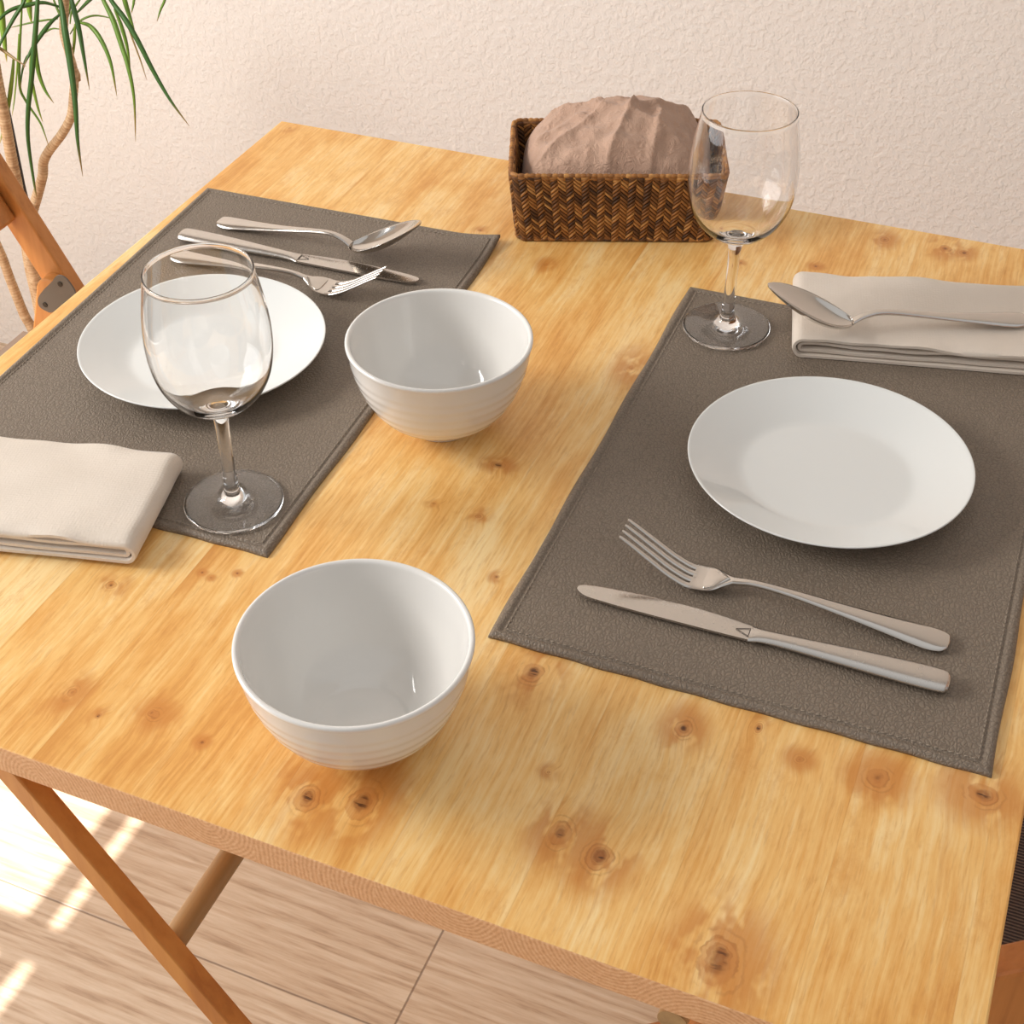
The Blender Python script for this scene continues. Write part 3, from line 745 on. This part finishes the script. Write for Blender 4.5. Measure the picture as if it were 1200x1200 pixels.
# linen bundle in the basket
def bundle():
    NX, NY = 170, 110; L, D = .166, .094; v = []; f = []
    ridges = [((.015,.02),(.07,.055),.006),((.07,.055),(.148,.02),.0050),((.075,.012),(.095,.052),.007),((.095,.052),(.15,.075),.005),((.03,.075),(.085,.06),.005),((.108,.005),(.118,.05),.006),((.012,.045),(.05,.055),.004)]
    def hgt(x, y):
        u, w_ = x / L * 2 - 1, y / D * 2 - 1
        se = (1 - min(1, abs(u)) ** 9) ** .6 * (1 - min(1, abs(w_)) ** 6) ** .6
        prof = float(np.interp(x / L, [0,.1,.25,.4,.55,.7,.85,1], [.056,.070,.080,.086,.0905,.090,.080,.056])) * (.74 + .28 * math.sin(min(1, y / D * 1.25) * math.pi / 2)) 
        prof -= .010 * max(0, (.35 - y / D)) * 2
        z = prof * se
        p = Vector((x, y, 0))
        for (a, b, h) in ridges:
            a = Vector((a[0], a[1], 0)); b = Vector((b[0], b[1], 0)); t = max(0, min(1, (p-a).dot(b-a) / (b-a).length_squared)); dd = (p - a.lerp(b, t)).length
            z += h * math.exp(-(dd / .0055)) * se * 1.15
        z += .0065 * (noise.noise(Vector((x * 24, y * 30, 2.2)))) * se
        z += .0034 * noise.noise(Vector((x * 85, y * 95, .7))) * se + .0016 * abs(noise.noise(Vector((x * 190, y * 210, .7)))) * se
        return z
    for j in range(NY + 1):
        for i in range(NX + 1):
            a = .5 - .5 * math.cos(i / NX * math.pi); b = .5 - .5 * math.cos(j / NY * math.pi)
            x, y = L * (.35 * i / NX + .65 * a), D * (.35 * j / NY + .65 * b)
            h_ = max(0, hgt(x, y)); v.append((x + (2 * x / L - 1) * .0065 * min(1, h_ / .05), y + (2 * y / D - 1) * .005 * min(1, h_ / .05), .0055 + h_))
    n = len(v); v.extend([(p[0], p[1], .0052) for p in v[:n]])
    K = NX + 1
    for j in range(NY):
        for i in range(NX):
            a = j * K + i; f.append((a, a+1, a+K+1, a+K)); f.append((n+a+K, n+a+K+1, n+a+1, n+a))
    for i in range(NX): f.append((i, i+n, i+1+n, i+1)); a = NY * K + i; f.append((a+1, a+1+n, a+n, a))
    for j in range(NY): a = j * K; f.append((a+K, a+K+n, a+n, a)); a += NX; f.append((a, a+n, a+K+n, a+K))
    o = mesh('cloth_bundle', v, f, M_LINEN)
    off = Matrix.Rotation(byaw, 3, 'Z') @ Vector((.005, .004, 0))
    o.location = (.318 + off.x, -.147 + off.y, T + .0005); o.rotation_euler = (0, 0, byaw)
    tag(o, 'crumpled dusty pink linen cloth bundled up inside the woven basket', 'cloth')
bundle()

# ------------------------------------------------------------------ left chair
def left_chair():
    r = empty('folding_chair', (-.30, -.30, 0)); off = Vector((.30, .30, 0))
    tag(r, 'orange-brown wooden folding chair at the left edge of the table, with a grey hinge plate', 'chair', 'wooden chairs')
    def add(name, vf, mat=M_CHAIR, bv=.0025, par=r):
        v, f = vf; o = mesh(name, [tuple(Vector(p) + off) for p in v], f, mat, par, smooth=False)
        if bv: bevel(o, bv, 2)
        return o
    # front face of the far upright lies in y=-.20; edges read off the photo
    P0 = Vector((-.3920, 0, T - .1316)); P1 = Vector((-.3190, 0, T - .2754)); d = (P1 - P0).normalized(); nn = Vector((d.z, 0, -d.x))
    wdt = .0385; dep = .021; YF = 0.; YN = YF - .32
    def upright(y):
        c = P0 - nn * 0; top_ = c - d * .10; t = (top_.z - 0) / -d.z; bot = top_ + d * t
        # centre line is shifted to lower left by half the width
        ll = Vector((-abs(nn.x), 0, -abs(nn.z))) * (wdt / 2)
        return bar(top_ + ll + Vector((0, y, 0)), bot + ll + Vector((0, y, 0)) , wdt, dep)
    for y in (YF + dep/2, YN - dep/2): add('upright', upright(y))
    # second pair of legs, pivoting below the plate
    q0 = at_y(60.5, 346, YF - .017); q0.y = 0; q1 = Vector((-.50, 0, 0.0))
    for y in (YF - .0086, YN + .0086):
        v, f = bar(q0 + Vector((0, y, 0)), q1 + Vector((0, y, 0)), .044, .017); add('leg', (v, f))
        cyl, cf = tube([(q0.x, y - .0087, q0.z), (q0.x, y + .0087, q0.z)], .0222, 40); add('leg_end', (cyl, cf))
    # backrest rails between the uprights
    for k, s in enumerate((.0, .075)):
        c = P0 + d * (.027 - s); ll = Vector((-abs(nn.x), 0, -abs(nn.z))) * .022
        v, f = bar(c + ll + Vector((0, YF - .0005, 0)), c + ll + Vector((0, YN + .0005, 0)), .016, .052, up=d); add('back_rail', (v, f), bv=.004)
    # seat slats, tucked under the table
    zs = T - .42; xs = -.19
    for k in range(6):
        v, f = box_vf((xs - .06 + k * .042, YN + .02, zs), (xs - .06 + k * .042 + .040, YF - .02, zs + .016)); add('seat_slat', (v, f))
    for y in (YF - .035, YN + .035):
        v, f = box_vf((xs - .06, y - .01, zs - .03), (xs + .19, y + .01, zs)); add('seat_rail', (v, f))
    # hinge plate on the inner face
    yP = YF - .0186
    uv = [(61,330),(66,323.5),(73,324),(80,330),(88,344),(80,352),(62,365.5),(54,364.5),(46,359),(44.5,350),(50,341)]
    pts = [at_y(a, b, yP) for a, b in uv]; sm = [Vector(p) for p in crom(pts + [pts[0]], 5)[:-1]]
    v = [p for p in sm] + [p + Vector((0, .0022, 0)) for p in sm]; k = len(sm)
    f = [tuple(range(k)), tuple(range(2*k-1, k-1, -1))] + [(i, i+k, (i+1)%k+k, (i+1)%k) for i in range(k)]
    pl = add('hinge_plate', (v, f), M_BRACKET, 0); pl['label'] = 'grey metal hinge plate with two screws'
    for (a, b) in ((70.5, 333), (53, 357)):
        c = at_y(a, b, yP); s = add('screw', tube([c + Vector((0, -.0008, 0)), c + Vector((0, .0025, 0))], .0034, 20), M_SCREW, 0, pl)
    return r
left_chair()
# ------------------------------------------------------------------ right chair (only its seat and one bar show)
def right_chair():
    r = empty('dining_chair', (1.02, -.42, 0)); off = Vector((-1.02, .42, 0))
    tag(r, 'wooden chair with dark ribbed woven seat under the right edge of the table', 'chair', 'wooden chairs')
    def add(name, vf, mat=M_CHAIR, bv=.003):
        v, f = vf; o = mesh(name, [tuple(Vector(p) + off) for p in v], f, mat, r, smooth=False)
        if bv: bevel(o, bv, 2)
        return o
    zs = T - .29
    add('seat', box_vf((.80, -.60, zs - .012), (1.20, -.20, zs)), M_RIB, .004)
    e0 = Vector((.8285, 0, T - .1296)); e1 = Vector((.8365, 0, T - .1169)); d = Vector((.62, 0, .66)).normalized()
    dn = Vector((d.z, 0, -d.x))
    for yc in (-.63, -.17):
        c0 = Vector((.833, yc, T - .128)) + dn * .027
        add('upright', bar(c0 - d * .62, c0 + d * .62, .054, .026))
        add('leg', bar(Vector((1.20, yc + .024, zs)), Vector((.86, yc + .024, 0)), .03, .02))
    add('seat_rail', box_vf((.80, -.612, zs - .04), (1.20, -.59, zs - .0125)))
    add('seat_rail', box_vf((.80, -.21, zs - .04), (1.20, -.188, zs - .0125)))
    for k in range(2):
        c = Vector((.833, 0, T - .128)) + dn * .027 + d * (.42 + .13 * k)
        add('back_rail', bar(c + Vector((0, -.617, 0)), c + Vector((0, -.183, 0)), .02, .07, up=d))
right_chair()

# ------------------------------------------------------------------ dracaena
def plant():
    YP = .13
    base = Vector((-.56, .157, 0)); r = empty('potted_dracaena', base)
    tag(r, 'tall dracaena with narrow drooping green leaves by the wall behind the left chair', 'plant')
    zr = T - .57; x0, y1_ = -.671, .267; wd = .22
    mb = MB(); t = .012
    X0, X1, Y0, Y1 = x0, x0 + wd, y1_ - wd, y1_
    for b in (((X0,Y0,0),(X1,Y0+t,zr)), ((X0,Y1-t,0),(X1,Y1,zr)), ((X0,Y0+t,0),(X0+t,Y1-t,zr)), ((X1-t,Y0+t,0),(X1,Y1-t,zr)), ((X0+t,Y0+t,0),(X1-t,Y1-t,.02))):
        mb.box(tuple(Vector(b[0]) - base), tuple(Vector(b[1]) - base))
    mb.build('planter', M_PLANTER, r)
    s = MB(); s.box(tuple(Vector((X0+t, Y0+t, .02)) - base), tuple(Vector((X1-t, Y1-t, zr-.015)) - base)); s.build('soil', M_SOIL, r)
    def trunk(px, radii, ys, rings=True):
        pts = []; n = len(px)
        for i, (u, v_) in enumerate(px):
            y = .05 + ys[0] + (ys[1] - ys[0]) * i / (n - 1); pts.append(tuple(at_y(u, v_, y)))
        rr = np.interp(np.linspace(0, n-1, n), np.linspace(0, n-1, len(radii)), radii)
        P = crom([p + (q,) for p, q in zip(pts, rr)], 10); m = MB(); path = []; rad = []
        for a, b in zip(P, P[1:]):
            L = np.linalg.norm(b[:3]-a[:3]); k = max(1, int(L / .0014))
            for i in range(k): q = a + (b-a) * i / k; path.append(Vector(q[:3]) - base); rad.append(q[3] * 1.06)
        s_ = 0; tones = []
        for i in range(len(path)):
            if i: s_ += (path[i]-path[i-1]).length
            ph = (s_ / .0042 + .35 * noise.noise(Vector((s_ * 120, 0, 0)))) % 1; rad[i] *= .96 + .07 * (1 - ph); tones.append(.85 - ph * .55 + .25 * noise.noise(Vector((s_ * 60, 3, 0))))
        v, f = tube(path, rad, 14); m.add(v, f); m.tone = [tones[i // 14] for i in range(len(v))]
        return m.build('trunk', M_BARK, r, smooth=True, tone=True)
    trunk([(76,-8),(75,20),(75,40),(81,62),(87,88),(86,112),(83,137),(72,158),(58,176),(51,190),(50,205),(44,228),(37,252),(31,280),(35,312),(42,342),(48,372),(52,402)], [.0055,.0050,.0052,.0056,.0062,.0068,.0074,.0078], (.13,.10))
    trunk([(-12,40),(-4,90),(3,125),(9,160),(14,188),(20,218),(26,250),(33,290),(42,330),(52,372),(58,410)], [.0066,.0068,.0074,.0082], (.07,.08))
    trunk([(-30,235),(-12,270),(2,300),(11,325),(20,348),(29,370),(37,384),(42,400)], [.0058,.0062,.0066,.0070], (.10,.105))
    # slim black support rod
    P = [at_y(u, v_, .165) - base for u, v_ in ((-14,60),(0,96),(9,128),(17,166),(24,200),(30,228),(45,285),(62,345),(78,395))]
    P[-1].z = min(P[-1].z, zr - .02)
    mesh('support_rod', *tube([Vector(q) for q in crom([tuple(p) for p in P], 5)], .0026, 10), M_BLACK, r)
    stub = [at_y(88, 80, .178) - base, at_y(91, 88, .176) - base, at_y(92, 95, .175) - base]
    m = MB(); m.add(*tube(stub, [.003, .0036, .0028], 8), .4); m.build('stub', M_BARK, r, smooth=True, tone=True)
    # leaves: photo polyline, half width in px, material, depth at root and tip
    LV = [([(46,-30),(44,0),(42,30),(37,90),(33,128),(33,165),(40,215),(43,232)],3.6,0,.06,.02),
     ([(68,-12),(72,8),(76,35),(83,80),(88,120),(91,165),(97,207)],4.6,0,.12,.05),
     ([(80,-14),(85,5),(92,32),(98,65),(105,106)],3.6,0,.13,.10),
     ([(93,26),(106,31),(119,48),(130,75),(137,113)],3.2,1,.13,.10),
     ([(82,40),(92,26),(106,19),(120,19),(138,24)],1.3,1,.13,.15),
     ([(112,-20),(122,2),(133,25),(142,52),(150,78),(157,115),(159,166)],3.6,1,.13,.08),
     ([(116,-25),(130,0),(146,22),(161,47),(180,84),(200,118),(222,148)],3.6,0,.12,.09),
     ([(140,-25),(146,0),(152,20),(159,42)],3.2,1,.13,.12),
     ([(134,10),(142,30),(149,55),(153,86)],2.6,1,.13,.12),
     ([(158,-20),(157,0),(154,16)],1.8,1,.13,.12),
     ([(196,-15),(193,0),(188,12),(184,25)],1.6,1,.12,.11),
     ([(70,17),(58,28),(46,44),(36,60),(27,80)],3.0,0,.12,.06),
     ([(70,8),(50,3),(28,7),(12,12),(0,22),(-12,40)],2.8,0,.12,.06),
     ([(34,-20),(28,2),(17,20),(7,38),(0,52),(-8,75)],2.6,0,.10,.05),
     ([(-6,-20),(0,5),(4,40),(8,73)],5.2,2,.11,.10),
     ([(-12,50),(2,58),(16,68),(31,78)],2.2,3,.08,.07),
     ([(16,68),(14,92),(9,128),(4,150),(0,168)],3.0,2,.09,.07),
     ([(26,-10),(25,20),(23,60),(23,100),(30,118),(46,142),(52,156),(58,174)],1.8,1,.10,.09),
     ([(22,40),(20,80),(17,115),(14,136)],1.1,2,.11,.11),
     ([(41,40),(43,70),(46,88),(53,106),(63,121)],2.9,1,.10,.09),
     ([(36,58),(36,85),(40,108),(45,128),(50,143)],2.3,2,.12,.11),
     ([(68,22),(50,24),(30,28),(10,33)],1.3,1,.13,.11),
     ([(70,34),(60,34),(48,42),(36,58),(30,74)],1.2,1,.13,.12),
     ([(88,28),(87,48),(85,72)],2.2,2,.13,.13),
     ([(146,20),(155,45),(165,72),(172,94)],1.0,3,.13,.12),
     ([(38,60),(31,68),(26,84),(24,104)],1.6,0,.10,.09),
     ([(36,-18),(34,5),(37,28)],4.4,2,.12,.12),
     ([(82,28),(84,14),(92,2),(102,-12)],1.4,1,.14,.15),
     ([(76,30),(82,8),(84,-14)],1.8,1,.14,.15),
     ([(74,26),(66,8),(58,-14)],1.6,1,.14,.15),
     ([(90,15),(110,-4),(128,-10)],2.4,0,.13,.12)]
    for (px, hw, mi, ya, yb) in LV:
        n = len(px); pts = [tuple(at_y(u, v_, .05 + ya + (yb - ya) * i / (n - 1))) for i, (u, v_) in enumerate(px)]
        P = [Vector(p) for p in crom(pts, 7)]; m = MB(); v = []; N = len(P); hwm = hw / 1130.
        for i, p in enumerate(P):
            t = (P[min(i+1, N-1)] - P[max(i-1, 0)]).normalized(); view = Vector((.45, -.75, .35)).normalized(); sd = t.cross(view).normalized(); nr_ = sd.cross(t)
            s_ = i / (N - 1); w_ = hwm * min(1, .45 + 1.6 * s_) * (1 - s_ ** 3) ** .9 + .0002
            for (a, b) in ((-1, .12), (0, -.12), (1, .12), (0, -.12)):
                o_ = .00035 if len(v) % 4 == 3 else 0
                v.append(p - base + sd * (a * w_) + nr_ * (b * w_ * -1 - o_))
            m.tone += [s_] * 4
        f = []
        for i in range(N - 1):
            for k in range(4): f.append((i*4+k, i*4+(k+1)%4, i*4+4+(k+1)%4, i*4+4+k))
        m.v = [tuple(q) for q in v]; m.f = f
        m.build('leaf', M_LEAF[mi], r, smooth=True, tone=True)
plant()

# ------------------------------------------------------------------ light
world = bpy.data.worlds.new('daylight'); C.world = world; world.use_nodes = True
wt = world.node_tree; bg = wt.nodes['Background']; bg.inputs[1].default_value = .80
tcn = wt.nodes.new('ShaderNodeTexCoord'); sx_ = wt.nodes.new('ShaderNodeSeparateXYZ'); wt.links.new(tcn.outputs['Generated'], sx_.inputs[0])
mr = wt.nodes.new('ShaderNodeMapRange'); mr.inputs[1].default_value = -.3; mr.inputs[2].default_value = 1.; wt.links.new(sx_.outputs[2], mr.inputs[0])
rp = wt.nodes.new('ShaderNodeValToRGB'); wt.links.new(mr.outputs[0], rp.inputs[0]); wt.links.new(rp.outputs[0], bg.inputs[0])
for e, (p, c) in zip(rp.color_ramp.elements, ((0., (150,142,136)), (1., (255,255,255)))): e.position = p; e.color = lin(c)
e = rp.color_ramp.elements.new(.45); e.color = lin((215,214,213))
def area(name, loc, target, sx, sy, power, col):
    l = bpy.data.lights.new(name, 'AREA'); l.shape = 'RECTANGLE'; l.size = sx; l.size_y = sy; l.energy = power; l.color = col
    o = bpy.data.objects.new(name, l); COL.objects.link(o); o.location = loc
    o.rotation_euler = (Vector(target) - Vector(loc)).to_track_quat('-Z', 'Z').to_euler(); return o
area('window_daylight', (WX + .03, -1.05, 1.75), (.4, -.42, T), .50, .85, 30, (1, .97, .93))
area('window_skylight', (WX + .006, -1.27, 1.25), (5, -1.27, 1.25), 1.30, 2.1, 26, (.97, .98, 1))
sun = bpy.data.lights.new('sun', 'SUN'); sun.energy = 10; sun.angle = .006; sun.color = (1, .96, .90)
so = bpy.data.objects.new('sun', sun); COL.objects.link(so)
el = math.atan2(2.38, -.062 - fx1)
so.rotation_euler = Vector((math.cos(el), 0, -math.sin(el))).to_track_quat('-Z', 'Y').to_euler(); so.location = (-3, 0, 4)

C.view_settings.view_transform = 'Standard'; C.view_settings.look = 'None'; C.view_settings.gamma = 1
C.view_settings.use_curve_mapping = False; C.view_settings.exposure = -0.14
C.cycles.max_bounces = 24; C.cycles.transmission_bounces = 24; C.cycles.glossy_bounces = 8; C.cycles.diffuse_bounces = 4; C.cycles.transparent_max_bounces = 12
C.cycles.use_denoising = True; C.cycles.sample_clamp_indirect = 6
